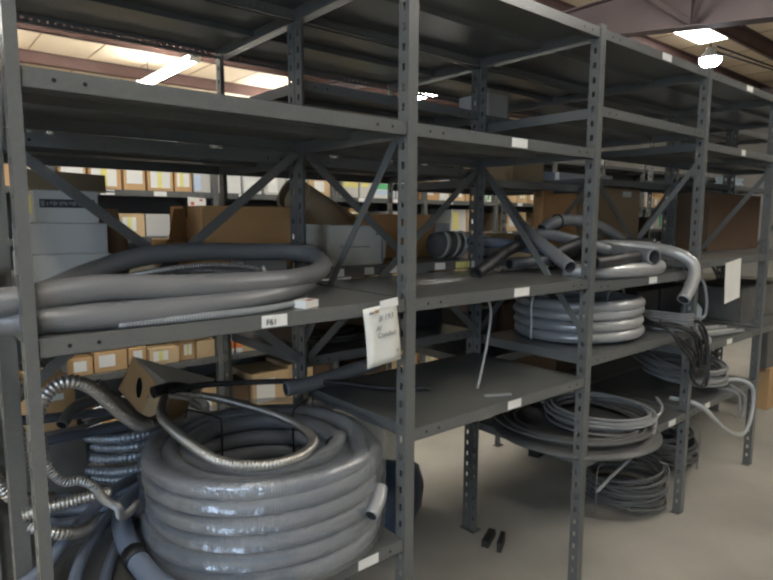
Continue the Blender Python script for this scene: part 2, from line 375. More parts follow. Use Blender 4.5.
# stickers on shelf lips (sub-parts of the shelves)
def lip_label(i, z, X, w=.078, dz=-.017, row=A, y=TH+.001, mat='label'): return sticker(row[i][1][z], 'shelf_label', X, z+dz, y, w, .028, mat)
lab = lip_label(0, 1.225, .475, .066)
lip_label(0, .528, .75, .07)
lip_label(1, 1.222, 1.39); lip_label(1, 1.697, 1.355); lip_label(1, .847, 1.37, .07)
lip_label(2, 1.205, 2.29, .07); lip_label(2, .515, 2.56, .07); lip_label(2, 2.118, 2.30); lip_label(3, .823, 3.18, .07); lip_label(3, 2.118, 3.20); lip_label(3, 1.80, 3.18, .05); lip_label(3, .52, 2.95, .06)
for X, w, mt in ((.96, .03, 'label'), (1.06, .045, 'label'), (1.20, .045, 'label'), (1.32, .04, 'label'), (1.58, .06, 'label'), (1.72, .09, 'yellow'), (1.80, .05, 'label')):
    lip_label(1 if X > W else 0, 1.262, X, w, row=B, y=YB0+TH+.001, mat=mt)
for i in range(8):
    for X in (.25, .62):
        lip_label(i, 1.60, CX+i*W+X+random.uniform(-.08, .08), .075, row=Cb, y=YC0+TH+.001)
        lip_label(i, 1.33, CX+i*W+X+random.uniform(-.08, .08), .075, row=Cb, y=YC0+TH+.001)
def text(parent, s, loc, size, mat, rot=(PI/2, 0, 0), shear=0., name='lettering'):
    cu = bpy.data.curves.new(name, 'FONT'); cu.body = s; cu.size = size; cu.shear = shear; cu.extrude = .0003; cu.materials.append(M[mat])
    cu.resolution_u = 3; tmp = bpy.data.objects.new(name, cu); me = bpy.data.meshes.new_from_object(tmp); bpy.data.objects.remove(tmp)
    me.name = name; o = bpy.data.objects.new(name, me); C.objects.link(o); o.parent = parent
    o.location = Vector(loc)-(Vector(parent['_o']) if '_o' in parent else Vector()); o.rotation_euler = rot
    return o
def on_label(lbl, s, x, z, size, y):          # the lettering belongs to the label's shelf
    p = lbl.parent; o = text(p, s, (0, 0, 0), size, 'ink'); o.location = Vector((x, y, z))-Vector(p.parent['_o']); return o
# children of shelves are built in bay space: shift them so that they sit right
for o in list(C.objects):
    if o.name.startswith('shelf_label'): o.location = -Vector(o.parent.parent['_o'])
on_label(lab, 'F61', .452, 1.200, .019, -.0005)

# hanging sheet, taped to the lip by the post
t = thing('paper_sign', 'hanging white paper sheet with handwriting taped beside the second front post', 'paper sign', (.765, -.004, 1.22))
a = -.10; ex = Vector((math.cos(a)*1, 0, -math.sin(a)*1)).normalized(); ez = Vector((-ex.z, 0, ex.x))
org = Vector((.735, -.012, 1.055)); w_, h_ = .112, .158
b = MB(); NU, NV = 4, 8
def P(u, v): return org + ex*(u*w_) + ez*(v*h_) + Vector((0, -.004*math.sin(PI*v)-.004*(1-v)**2*u, 0))
for j in range(NV+1):
    for i2 in range(NU+1): b.v.append(P(i2/NU, j/NV))
for j in range(NV):
    for i2 in range(NU): n = j*(NU+1)+i2; b.face((n, n+1, n+NU+2, n+NU+1), 0, True)
sh = b.build('sheet', 'paper', t); sm = sh.modifiers.new('thick', 'SOLIDIFY'); sm.thickness = .0006
b = MB(); b.hexa(org+ex*.055+ez*(h_-.010)+Vector((0, -.003, 0)), ex*.062, (0, .0006, 0), ez*.022); b.build('tape_strip', 'label', t)
def wr(s, u, v, size, mat='pencil', shear=.25): text(t, s, org+ex*(u*w_)+ez*(v*h_)+Vector((0, -.0105, 0)), size, mat, (PI/2, -math.atan2(ex.z, ex.x), 0), shear)
wr('# 193', .36, .76, .021); wr('Al', .26, .60, .019); wr('Conduit', .29, .48, .019); wr('8', .83, .16, .014)
b = MB(); b.hexa(org+ex*.012+ez*(h_*.90)+Vector((0, -.0105, 0)), ex*.016, (0, .0006, 0), ez*.006, 0); b.hexa(org+ex*.03+ez*(h_*.90)+Vector((0, -.0105, 0)), ex*.014, (0, .0006, 0), ez*.008, 1); b.build('printed_heading', ['pencil', 'tape'], t)
# second hanging tag
t = thing('paper_tag', 'blank white paper tag hanging from the shelf lip near the right edge', 'paper tag', (3.11, -.004, 1.25))
b = MB(); b.hexa((3.07, .001, 1.015), (.20, 0, .02), (0, .0007, 0), (-.02, 0, .21)); b.build('sheet', 'paper', t)

# ------------------------------------------------------------------ hose and coils helpers
def coil_pts(cx, cy, z0, R, r, turns, layers=1, wob=.004, seg=64, a0=0., gap=2.0, sq=1.):
    out = []; ph = [random.uniform(0, 6.28) for _ in range(8)]
    for l in range(layers):
        rr = R-r-l*gap*r; N = turns*seg
        for k in range(N+1 if l == layers-1 else N-6):
            th = a0+2*PI*k/seg; tn = k/seg; fr_ = min(1, (tn % 1)*1.0)
            h = (tn if l % 2 == 0 else turns-tn)
            h = max(0, min(turns-1, math.floor(h)+max(0, min(1, (h % 1)*1.0)) - .5))
            w1 = wob*(math.sin(th+ph[0]+int(tn)*1.7)+.6*math.sin(2*th+ph[1]+int(tn)*2.3))
            out.append(Vector((cx+(rr+w1)*math.cos(th), cy+(rr+w1)*sq*math.sin(th), z0+r+2*r*.985*h+wob*.5*math.sin(3*th+ph[2]))))
    return out
def tangle(cx, cy, z0, R, r, turns, hgt, spread, seg=40, a0=0., tilt=(0, 0), sq=1.):
    out = []; R0 = []; H0 = []
    for k in range(turns+2): R0.append(R-spread*random.random()); H0.append((random.random()*.6+.4*k/turns)*hgt)
    R0[-1] = R0[-2]
    ox = [(random.uniform(-1, 1)*spread*.3, random.uniform(-1, 1)*spread*.3) for _ in range(turns+2)]
    for k in range(turns*seg+1):
        t = k/seg; i = int(t); f = t-i; s = f*f*(3-2*f); th = a0+2*PI*t
        rr = R0[i]*(1-s)+R0[i+1]*s; h = H0[i]*(1-s)+H0[i+1]*s; dx = ox[i][0]*(1-s)+ox[i+1][0]*s; dy = ox[i][1]*(1-s)+ox[i+1][1]*s
        x = rr*math.cos(th)+dx; y = rr*sq*math.sin(th)+dy
        out.append(Vector((cx+x, cy+y, z0+r+h+max(-.0, tilt[0]*x+tilt[1]*y+abs(tilt[0])*R+abs(tilt[1])*R))))
    return out
def simple(name, mb, mats, label, cat, loc, group=None):
    o = mb.build(name, mats, None, off=loc); return tag(o, label, cat, group)

# ------------------------------------------------------------------ left bay, lowest shelf
# the big shrink-wrapped coil
CXX, CYY, CR = .61, .305, .337
t = thing('conduit_coil', 'large plastic-wrapped coil of thick grey conduit on the lowest left shelf', 'conduit coil', (CXX, CYY, .528))
b = MB(); P = coil_pts(CXX, CYY, .529, CR, .0245, 6, 3, .005, 72, a0=-.5); b.tube(P, .0245, 12, hollow=True)
b.build('conduit', ['coil', 'inside'], t)
b = MB(); b.tube(cr([(0.7327, -0.0303, 0.662), (0.7715, -0.0123, 0.682), (0.8038, 0.0160, 0.702)], 8), .019, 14, hollow=True); b.build('conduit_end', ['silver', 'inside'], t)
b = MB(); n0 = 180; prof = [(-.012, .535), (.004, .56), (.006, .62), (.0045, .70), (.006, .77), (.002, .815), (-.03, .829), (-.09, .832)]
random.seed(3)
def pl(z):                                         # wrap silhouette, one row every few millimetres
    for (d0, z0), (d1, z1) in zip(prof, prof[1:]):
        if z <= z1: return d0+(d1-d0)*(z-z0)/(z1-z0)
    return prof[-1][0]
rows = [(pl(.535+.28*k/36), .535+.28*k/36) for k in range(37)]+[(-.012, .824), (-.03, .829), (-.055, .831), (-.09, .832)]
ph = [(random.uniform(3, 24), random.uniform(-90, 90), random.uniform(0, 6.28), random.uniform(.0002, .0007)) for _ in range(14)]
for (dr, z) in rows:
    for k in range(n0):
        th = 2*PI*k/n0; j = sum(am*abs(math.sin(round(a)*th+bz*z+p)) for a, bz, p, am in ph) if z > .54 else 0
        scal = .003*math.sin((z-.53)/.0483*2*PI-PI/2) if z < .815 else 0
        rr = CR+dr+j+scal; b.v.append(Vector((CXX+rr*math.cos(th), CYY+rr*math.sin(th), z+(j*.6 if z > .8 else 0))))
for j in range(len(rows)-1):
    for k in range(n0): k2 = (k+1) % n0; b.face((j*n0+k, j*n0+k2, (j+1)*n0+k2, (j+1)*n0+k), 0, True)
b.build('plastic_wrap', 'film', t)
for th in (1.9, .6):
    cx, cy = math.cos(th), math.sin(th); ri, ro = CR-.153, CR+.0075
    q = [(CXX+cx*ro, CYY+cy*ro, .535), (CXX+cx*ro, CYY+cy*ro, .68), (CXX+cx*ro, CYY+cy*ro, .812), (CXX+cx*(ro-.025), CYY+cy*(ro-.025), .834), (CXX+cx*(ri+.02), CYY+cy*(ri+.02), .832), (CXX+cx*ri, CYY+cy*ri, .812), (CXX+cx*ri, CYY+cy*ri, .68), (CXX+cx*ri, CYY+cy*ri, .535)]
    b = MB(); b.tube(cr(q, 5), .003, 6); b.build('tie_band', 'black', t)
random.seed(11)
# armoured flex lying on top of the coil
t = thing('armoured_flex', 'shiny armoured flex looped on top of the wrapped coil', 'conduit', (.5, .3, .84))
b = MB(); flex(b, [(0.430, 0.620, 0.885), (0.375, 0.490, 0.890), (0.345, 0.370, 0.895), (0.355, 0.230, 0.875), (0.385, 0.120, 0.857), (0.460, 0.050, 0.850), (0.550, 0.045, 0.846), (0.640, 0.105, 0.838), (0.690, 0.200, 0.832), (0.700, 0.330, 0.834), (0.660, 0.450, 0.846), (0.580, 0.590, 0.865), (0.490, 0.645, 0.885), (0.440, 0.640, 0.910)], .0125, .0085, .13, 10)
b.build('flex', ['metal', 'inside'], t)
b = MB(); b.tube(cr([(.40, .635, .905), (.43, .64, .908), (.47, .65, .905), (.52, .645, .89)], 6), .019, 10); b.build('tape_wrap', 'black', t)
b = MB(); flex(b, [(.44, .60, .91), (.55, .62, .905), (.70, .60, .892), (.85, .545, .882), (.97, .45, .875), (1.095, .345, .858), (1.217, .249, .857)], .0095, .0085, .14, 10)
tag(b.build('flex_conduit', ['blackflex', 'inside'], None, off=(.7, .5, .86)), 'thin dark ribbed flex running from the wrapped coil past the second post', 'conduit')
b = MB(); b.tube(cr([(.80, .52, .868), (.90, .505, .875), (1.0, .505, .885), (1.19, .51, .90)], 8), .026, 16, hollow=True)
tag(b.build('pvc_pipe', ['pvc', 'inside'], None, off=(.9, .5, .86)), 'dark grey pipe with open end pointing right below the paper sign', 'pipe')

# pile to the left of it
def one(name, pts, r, mats, label, cat='conduit', n=12, fl=None, hollow=True, seg=8, group=None):
    b = MB()
    if fl: flex(b, pts, r, fl, .15, n)
    else: b.tube(cr(pts, seg), r, n, hollow=hollow)
    return tag(b.build(name, mats, None, off=pts[0]), label, cat, group)
one('metal_flex', [(.045, .36, .80), (.035, .355, .87), (.033, .35, .94), (.055, .355, 1.01), (.09, .36, 1.046), (.135, .365, 1.045), (.185, .385, 1.005), (.245, .425, .93), (.31, .475, .865), (.38, .52, .845)], .0155, ['metal', 'inside'], 'thick shiny metal flex arching up beside the leftmost post', fl=.011)
one('metal_flex', [(.206, .50, .997), (.254, .51, .94), (.305, .53, .88), (.36, .57, .835), (.42, .60, .83)], .0165, ['darkflex', 'inside'], 'short dark ribbed flex with open end beside the tilted carton', fl=.011)
one('metal_flex', [(.022, .185, .99), (.027, .19, .95), (.036, .195, .91), (.062, .20, .872), (.095, .205, .862), (.125, .215, .835), (.15, .23, .79), (.182, .25, .755), (.205, .31, .70), (.25, .40, .66), (.30, .5, .63)], .0105, ['metalrib', 'inside'], 'thin wavy metal flex drooping in front of the shiny loops', n=12)
one('metal_flex', [(.0, .34, .757), (.05, .33, .765), (.10, .325, .767), (.15, .32, .768), (.185, .33, .762)], .0125, ['metal', 'inside'], 'straight metal flex end lying level behind the leftmost post', fl=.009)
one('metal_flex', [(.0, .36, .735), (.04, .34, .705), (.09, .345, .68), (.14, .39, .655), (.18, .47, .645)], .014, ['metal', 'inside'], 'dull metal flex sloping down above the blue hoses', fl=.010)
one('metal_flex', [(.06, .62, .99), (.0, .53, .985), (-.035, .47, .95), (-.05, .455, .90), (-.046, .45, .85), (-.028, .45, .80), (.0, .46, .755), (.05, .50, .72), (.10, .55, .69)], .0150, ['metal', 'inside'], 'metal flex bulging out past the left end of the shelf', fl=.011)
# loops of bluish flex
t = thing('flex_coil', 'stack of shiny bluish ribbed flex loops behind the wrapped coil', 'conduit coil', (.44, .88, .55))
b = MB(); flex(b, coil_pts(.445, .90, .60, .235, .0185, 5, 1, .008, 20, a0=2), .0145, .0135, .10, 10); b.build('flex', ['blueflex', 'inside'], t)
t = thing('hose_coil', 'flat coil of blue-grey hose under the shiny loops', 'hose coil', (.40, .88, .53))
b = MB(); b.tube(coil_pts(.385, .93, .531, .345, .017, 2, 3, .01, 56, a0=1), .017, 12, hollow=True); b.build('hose', ['blue', 'inside'], t)
one('hose', [(-0.080, 0.620, 0.935), (0.060, 0.660, 0.885), (0.200, 0.720, 0.855), (0.320, 0.780, 0.825), (0.460, 0.840, 0.795), (0.580, 0.940, 0.735)], .014, ['blue', 'inside'], 'upper blue-grey hose crossing above the shiny loops')
one('hose', [(-0.080, 0.600, 0.870), (0.050, 0.640, 0.825), (0.190, 0.700, 0.800), (0.330, 0.760, 0.775), (0.470, 0.800, 0.740)], .015, ['blue', 'inside'], 'lower blue-grey hose crossing above the shiny loops')
one('hose', [(0.150, 0.660, 0.850), (0.190, 0.700, 0.880), (0.260, 0.740, 0.885), (0.330, 0.770, 0.860), (0.380, 0.800, 0.820)], .017, ['hose', 'inside'], 'bent grey hose end between the arching flex and the tilted carton')
one('hose', [(-.05, .30, .60), (.03, .33, .62), (.10, .38, .66), (.19, .46, .68), (.27, .56, .67), (.40, .72, .62)], .014, ['blue', 'inside'], 'upper thin blue hose curving along the shelf beside the clamped hose')
one('hose', [(.02, .10, .545), (.07, .25, .56), (.12, .37, .585), (.19, .47, .60), (.27, .58, .60), (.38, .72, .56)], .0155, ['blue', 'inside'], 'middle thin blue hose curving along the shelf beside the clamped hose')
one('hose', [(.10, .10, .545), (.135, .24, .546), (.18, .36, .546), (.24, .48, .546), (.31, .60, .546)], .0145, ['blue', 'inside'], 'lowest thin blue hose curving along the shelf beside the clamped hose')
t = thing('hose', 'thick blue-grey hose with black clamp hugging the wrapped coil', 'hose', (.23, .3, .53))
b = MB(); b.tube(cr([(0.486, 0.780, 0.600), (0.356, 0.670, 0.585), (0.271, 0.540, 0.600), (0.236, 0.410, 0.600), (0.233, 0.300, 0.580), (0.254, 0.170, 0.560), (0.311, 0.050, 0.556), (0.406, -0.030, 0.556), (0.496, -0.070, 0.556)], 8), .027, 16, hollow=True); b.build('tube', ['blue', 'inside'], t)
b = MB(); b.tube([(0.232, 0.325, 0.585), (0.233, 0.288, 0.578)], .0305, 16); b.build('clamp', 'black', t)

# tilted carton with hand hole, its flap open
t = thing('cardboard_box', 'tilted open cardboard box with a hand hole behind the wrapped coil', 'box', (.40, .75, .77))
A0, B0, C0, D0, E0 = (Vector(q) for q in ((.389, .779, .995), (.344, .801, .889), (.415, .723, .770), (.462, .699, .864), (.675, .80, .865)))
dp = Vector((.12, .10, -.08))
b = MB(); th_ = .004
e1, e2 = C0-B0, A0-B0
b.hexa(B0, e1, e2, dp*.02)                         # end wall with the hole printed dark
b.hexa(B0, e1, dp, e2.normalized()*.004); b.hexa(B0, dp, e2, e1.normalized()*.004); b.hexa(C0, dp, e2, -e1.normalized()*.004); b.hexa(B0+dp, e1, e2, -dp*.02)
b.build('carton', 'card', t)
nn = e1.cross(e2).normalized(); nn = nn if nn.dot(Vector((-.19, -1.19, 1.44))-B0) > 0 else -nn
c0 = B0+e1*.42+e2*.52
b = MB(); ax = (e2*.9-e1*.35).normalized(); ay = nn.cross(ax); b.v += [c0+nn*.0015+ax*.034*math.cos(2*PI*k/20)+ay*.0095*math.sin(2*PI*k/20) for k in range(20)]
b.face(range(20)); b.face(list(range(20))[::-1]); b.build('hand_hole', 'hole', t)
b = MB(); b.hexa(B0+e1*.72+nn*.001, e1*.28, e2, nn*.0006); b.build('tape_strip', 'card_light', t)
b = MB(); b.hexa(B0+e1*.74+e2*.62+nn*.0018, e1*.02+e2*.14, e1*.03, nn*.0004); b.hexa(B0+e1*.66+e2*.5+nn*.0018, e1*.02+e2*.09, e1*.02, nn*.0004); b.build('pen_marks', 'pencil', t)
b = MB(); q = (A0, D0, Vector((.535, .69, .842)), E0); n = len(b.v); b.v += [Vector(v) for v in q]; b.face((0, 1, 2, 3)); f_ = b.build('flap', 'flap', t); sm = f_.modifiers.new('thick', 'SOLIDIFY'); sm.thickness = .004

# carton low at the left rear, blue bag, white card
def carton(label, x0, y0, z0, x1, y1, z1, mat='card', lab=(), group=None, rot=0, name='cardboard_box', tape=True, cat='box', tape_mat='tape'):
    cx, cy = (x0+x1)/2, (y0+y1)/2
    t = thing(name, label, cat, (cx, cy, z0), group, 0); t.rotation_euler = (0, 0, rot); t['_o'] = (cx, cy, z0)
    b = MB(); b.box(x0, y0, z0, x1, y1, z1); b.build('carton', mat, t, bevel=.003)
    if tape:
        b = MB(); w = .02; ym = cy
        b.box(x0-.0006, ym-w, z1-.04, x1+.0006, ym+w, z1+.0006); b.build('tape_strip', tape_mat, t)
    for q_, (u0, v0, u1, v1, mm) in enumerate(lab):
        b = MB(); b.box(x0+(x1-x0)*u0, y0-.0014-.0012*q_, z0+(z1-z0)*v0, x0+(x1-x0)*u1, y0-.0002, z0+(z1-z0)*v1); b.build('sticker', mm, t)
    return t
carton('grey carton under the low cardboard box behind the arching metal flex', .02, .79, .5305, .24, 1.06, .8, 'striped', tape=False)
carton('low cardboard box with white sticker behind the arching metal flex', .085, .78, .8005, .215, 1.05, .94, 'card', [(.25, .66, .75, .80, 'label')])
t = thing('plastic_bag', 'dark blue plastic bag on the floor behind the wrapped coil', 'bag', (1.5, .86, 0))
b = MB(); n = 22; prof = [(.06, .0), (.19, .01), (.23, .08), (.225, .18), (.19, .27), (.12, .335), (.05, .36), (.012, .37)]
for (r, z) in prof:
    for k in range(n):
        th = 2*PI*k/n; q = 1+.10*math.sin(3*th+z*9)+random.uniform(-.04, .04); b.v.append(Vector((1.46+r*q*1.15*math.cos(th), .86+r*q*.8*math.sin(th), z*(1+.05*math.sin(2*th)))))
for j in range(len(prof)-1):
    for k in range(n): k2 = (k+1) % n; b.face((j*n+k, j*n+k2, (j+1)*n+k2, (j+1)*n+k), 0, True)
b.face(list(range(n))[::-1]); b.face([(len(prof)-1)*n+k for k in range(n)]); b.build('bag_body', 'bluebag', t)
b = MB(); b.tube([(1.46+.035*math.cos(a_), .86+.03*math.sin(a_), .362) for a_ in [2*PI*k/14 for k in range(14)]], .008, 8, closed=True); b.build('bag_tie', 'paleblue', t)
b = MB(); n = 0; b.v = [Vector(q) for q in ((1.26, .74, .44), (1.525, .74, .35), (1.525, .78, .49), (1.37, .78, .625), (1.28, .78, .655))]; b.v += [q+Vector((0, .004, .001)) for q in b.v]
b.face((0, 1, 2, 3, 4)); b.face((9, 8, 7, 6, 5)); [b.face(((k+1) % 5, k, k+5, (k+1) % 5+5)) for k in range(5)]
tag(b.build('white_card', 'paper', None, off=(1.4, .78, .45)), 'white card leaning behind the right side of the wrapped coil', 'card')

# ------------------------------------------------------------------ left bay, middle shelf: thick hose coil
t = thing('hose_coil', 'thick grey hose coiled on the middle shelf of the leftmost bay', 'hose coil', (.4, .2, 1.225))
b = MB()
pt = [(-.22, .08, 1.29), (-.05, .06, 1.289), (.11, .045, 1.305), (.26, .045, 1.297), (.42, .06, 1.292), (.56, .10, 1.288), (.70, .19, 1.288), (.80, .29, 1.302), (.835, .39, 1.325), (.79, .455, 1.335), (.66, .49, 1.338), (.50, .50, 1.343), (.34, .49, 1.335), (.20, .47, 1.30), (.08, .42, 1.262), (-.03, .32, 1.253), (-.085, .20, 1.253), (-.06, .10, 1.253), (.02, .05, 1.252), (.14, .032, 1.252), (.28, .032, 1.252), (.42, .05, 1.254), (.54, .09, 1.258), (.66, .17, 1.265), (.73, .28, 1.267), (.70, .38, 1.262), (.58, .44, 1.255), (.42, .45, 1.253)]
b.tube(cr(pt, 10), .0265, 18, hollow=True); b.build('hose', ['hose', 'inside'], t)
b = MB(); b.tube([(.655, .165, 1.262), (.70, .20, 1.262)], .012, 8); 
t2 = thing('flex_coil', 'thin shiny ribbed flex coiled inside the thick grey hose', 'conduit coil', (.4, .3, 1.225))
b = MB(); pts_ = []
for k in range(0, 4*20+1):
    th = 2*PI*k/20; rr = 1-.07*(k/20); pts_.append((.41+.25*rr*math.cos(th), .265+.115*rr*math.sin(th), 1.252+.012*(k/20)+.02*math.sin(th)+.006*math.sin(2.3*th)))
b.tube(cr(pts_, 4), .0085, 10, hollow=True); b.build('flex', ['metalrib', 'inside'], t2)
b = MB(); b.tube(cr([(.14, .018, 1.2345), (.28, .010, 1.2345), (.42, .012, 1.2345), (.53, .04, 1.2345), (.62, .10, 1.2345)], 8), .0085, 10); b.build('flex_tail', ['coil', 'inside'], t2)
for q, lb in (((.165, .026, 1.279), 'left'), ((.20, .026, 1.278), 'middle'), ((.30, .026, 1.276), 'right')): pass
b = MB(); b.hexa((.565, .012, 1.2255), (.05, .02, 0), (-.012, .035, 0), (0, 0, .018)); b.hexa((.58, .02, 1.2437), (.02, .008, 0), (-.004, .012, 0), (0, 0, .0006), 1)
tag(b.build('tag_card', ['label', 'red'], None, off=(.58, .03, 1.2257)), 'small white tag under the right bend of the thick grey hose', 'tag')

# ------------------------------------------------------------------ second bay
b = MB(); b.tube(cr([(1.30, .16, 1.184), (1.345, .15, 1.186), (1.38, .14, 1.165), (1.395, .135, 1.12), (1.385, .135, 1.04), (1.365, .14, .94), (1.34, .14, .857)], 6), .0045, 8)
tag(b.build('hanging_cable', 'wirelight', None, off=(1.37, .14, .86)), 'thin pale cable hanging below the second bay middle shelf', 'cable')
b = MB(); b.hexa((1.31, .08, .8475), (.085, -.045, 0), (.006, .011, 0), (0, 0, .006)); tag(b.build('metal_strip', 'silver', None, off=(1.35, .06, .8475)), 'short silver metal strip lying on the empty shelf', 'metal strip')
b = MB(); b.hexa((1.735, .40, .0), (.11, .05, 0), (-.012, .03, 0), (0, 0, .03)); b.hexa((1.75, .34, .0), (.09, .05, 0), (-.008, .02, 0), (0, 0, .045)); tag(b.build('wood_scrap', 'blackflex', None, off=(1.78, .40, 0)), 'dark scrap lying on the floor under the empty shelf', 'scrap')
b = MB(); b.hexa((2.74, .86, 0), (.16, .03, 0), (-.02, .06, 0), (0, 0, .055)); b.tube([(2.78, .85, .06), (2.9, .87, .062)], .02, 8); tag(b.build('black_fitting', 'black', None, off=(2.8, .88, 0)), 'black fitting on the floor under the overhanging cable coil', 'fitting')

# ------------------------------------------------------------------ third bay
ZP = 1.205
def pipe(pts, r, label, mat='pvc', n=14): return one('conduit_pipe', pts, r, [mat, 'inside'], label, 'pipe', n, group='grey pipes heaped on the middle shelf')
pipe([(1.80, .60, 1.347), (2.0, .585, 1.328), (2.2, .55, 1.30), (2.45, .50, 1.275)], .026, 'long grey pipe reaching left out of the heap over the empty shelf', 'blue')
pipe([(1.50, .30, 1.238), (1.62, .33, 1.27), (1.76, .37, 1.31), (1.95, .40, 1.345)], .024, 'short dark pipe resting its low end near the second rear post', 'blackflex')
pipe([(1.785, .08, 1.262), (1.825, .17, 1.298), (1.87, .27, 1.338), (1.97, .45, 1.41)], .026, 'grey pipe with open end pointing at the viewer left of the third post')
pipe([(2.09, .43, 1.395), (2.16, .42, 1.425), (2.27, .41, 1.44), (2.42, .39, 1.425), (2.57, .38, 1.385), (2.72, .38, 1.33)], .028, 'topmost grey pipe arching over the heap', 'hose')
pipe([(1.99, .40, 1.375), (2.06, .36, 1.372), (2.16, .31, 1.35), (2.32, .22, 1.30)], .026, 'grey pipe slanting down across the middle of the heap')
pipe([(1.9, .24, 1.30), (2.1, .26, 1.335), (2.3, .31, 1.36), (2.52, .40, 1.385)], .025, 'dark pipe slanting up to the right inside the heap', 'blackflex')
pipe([(1.88, .04, 1.275), (2.0, .035, 1.28), (2.1, .03, 1.287), (2.19, .03, 1.290)], .024, 'ribbed dark flex end lying left of the large open pipe mouth', 'blackflex')
pipe([(2.245, -.02, 1.288), (2.28, .08, 1.29), (2.34, .22, 1.30), (2.42, .40, 1.31)], .034, 'large pipe whose round open mouth faces the viewer', 'pvc', 18)
pipe([(1.88, .18, 1.236), (1.98, .06, 1.236), (2.2, .012, 1.236), (2.36, .02, 1.237), (2.46, .08, 1.24), (2.48, .2, 1.24), (2.4, .33, 1.24)], .030, 'thick bright grey pipe bending back along the shelf front edge', 'silver', 18)
pipe([(2.40, .42, 1.315), (2.52, .28, 1.318), (2.575, .14, 1.308), (2.595, .05, 1.29), (2.615, -.01, 1.255), (2.605, -.035, 1.205), (2.565, -.04, 1.15), (2.495, -.04, 1.09)], .027, 'shiny elbow pipe drooping over the shelf edge with its mouth down', 'silver', 18)
pipe([(2.2, .45, 1.24), (2.45, .40, 1.30), (2.62, .30, 1.325), (2.70, .20, 1.325)], .026, 'dark pipe lying behind the drooping elbow pipe', 'blackflex')
pipe([(1.95, .50, 1.24), (2.2, .48, 1.25), (2.45, .47, 1.26), (2.66, .44, 1.27)], .025, 'grey pipe along the shelf back under the heap')
b = MB(); b.tube([(2.185, .417+.033*math.cos(a_), 1.431+.033*math.sin(a_)) for a_ in [2*PI*k/16 for k in range(16)]], .004, 6, closed=True); tag(b.build('cable_tie', 'black', None, off=(2.185, .417, 1.40)), 'black tie around the topmost arching pipe', 'tie')
# silver tubing coil
t = thing('tubing_coil', 'tidy coil of shiny pale tubing on the shelf below the pipe heap', 'tubing coil', (2.22, .29, .92))
b = MB(); b.tube(coil_pts(2.205, .305, .921, .285, .0235, 4, 2, .003, 64, a0=-.3), .0235, 12, hollow=True); b.build('tubing', ['silver', 'inside'], t)
for th in (-.25, 1.4, 3.0):
    b = MB(); cx, cy = math.cos(th), math.sin(th); b.tube(cr([(2.205+cx*.2885, .305+cy*.2885, .925), (2.205+cx*.2885, .305+cy*.2885, 1.10), (2.205+cx*.24, .305+cy*.24, 1.112), (2.205+cx*.188, .305+cy*.188, 1.09), (2.205+cx*.188, .305+cy*.188, .93)], 5), .004, 6); b.build('tie_band', 'label', t)
# stack of cut strips/cables beside it on the same shelf
random.seed(5)
for j in range(7):
    b = MB(); z = .928+.013*j; b.tube(cr([(2.52+.01*j, .42, z), (2.56+.006*j, .2, z), (2.60, .02-.004*j, z+.002), (2.66, -.02, z)], 6), .006, 8)
    tag(b.build('cable_length', 'wire', None, off=(2.56, .2, z-.006)), ('lowest', 'second lowest', 'third lowest', 'middle', 'third highest', 'second highest', 'topmost')[j]+' of the grey cables lying right of the pale tubing coil', 'cable', 'cables beside the pale tubing coil')
# black cable bundle hanging by the fourth front post
t = thing('cable_bundle', 'tangled black cable bundle hanging beside the fourth front post', 'cable bundle', (2.68, -.03, .9))
random.seed(9)
for j in range(7):
    b = MB(); q = random.uniform
    if j < 5: pts_ = [(2.45+.03*j, .16, .930+.012*j), (2.52+.03*j, .05, .96+.01*j), (2.60+.02*j, -.035-.006*j, .93), (2.66+.02*j, -.05-.005*j, .84+q(-.03, .03)), (2.70+.015*j, -.05, .75+q(-.04, .02)), (2.745+.01*j, -.045-.004*j, .78+q(-.04, .04)), (2.77, -.04-.005*j, .88), (2.72, -.03, .955+.006*j), (2.66, .0, .965+.008*j), (2.58, .1, .955+.012*j)] if j < 2 else [(2.42+.03*j, .16, .94+.01*j), (2.45, -.0, .955), (2.45+.02*j, -.05, .85+.01*j), (2.54+.02*j, -.055, .78+.012*j), (2.63, -.055, .70+.014*j), (2.70+.01*j, -.055, .70+.012*j), (2.73+.01*j, -.05, .79), (2.68, -.045, .86), (2.62, -.03, .95)]
    else: pts_ = [(2.70, -.03, .95), (2.74+.02*(j-5), -.055, .84), (2.74, -.06-.01*(j-5), .70-.02*(j-5)), (2.68, -.06, .665), (2.61, -.05, .72), (2.60, -.05, .80)]
    b.tube(cr(pts_, 8), .0065, 8); b.build('cable', 'black', t)
# big cable coil overhanging the left of the lowest shelf, with a dark reel
t = thing('cable_coil', 'wide grey cable coil overhanging the lowest shelf left of the third post', 'cable coil', (2.15, .25, .516))
b = MB(); b.lathe([(.355, .0), (.36, .004), (.36, .010), (.30, .012)], (2.09, .225, .516), 48); b.build('base_disc', 'wiredark', t)
random.seed(21)
b = MB(); b.tube(tangle(2.11, .235, .531, .345, .0065, 7, .05, .09), .0065, 8); b.build('outer_cable', 'wiredark', t)
b = MB(); b.tube(tangle(2.25, .19, .53, .25, .0065, 12, .085, .055, a0=2), .0065, 8); b.build('inner_cable', 'wire', t)
b = MB(); b.tube(cr([(2.32, -.02, .565), (2.42, -.01, .60), (2.47, .04, .63)], 8), .007, 8); b.tube(cr([(2.40, .08, .60), (2.36, .0, .595), (2.325, -.03, .57), (2.27, -.045, .525), (2.17, -.05, .495), (2.05, -.05, .465), (1.94, -.045, .43), (1.85, -.035, .39)], 8), .007, 8); b.build('loose_end', 'wire', t)
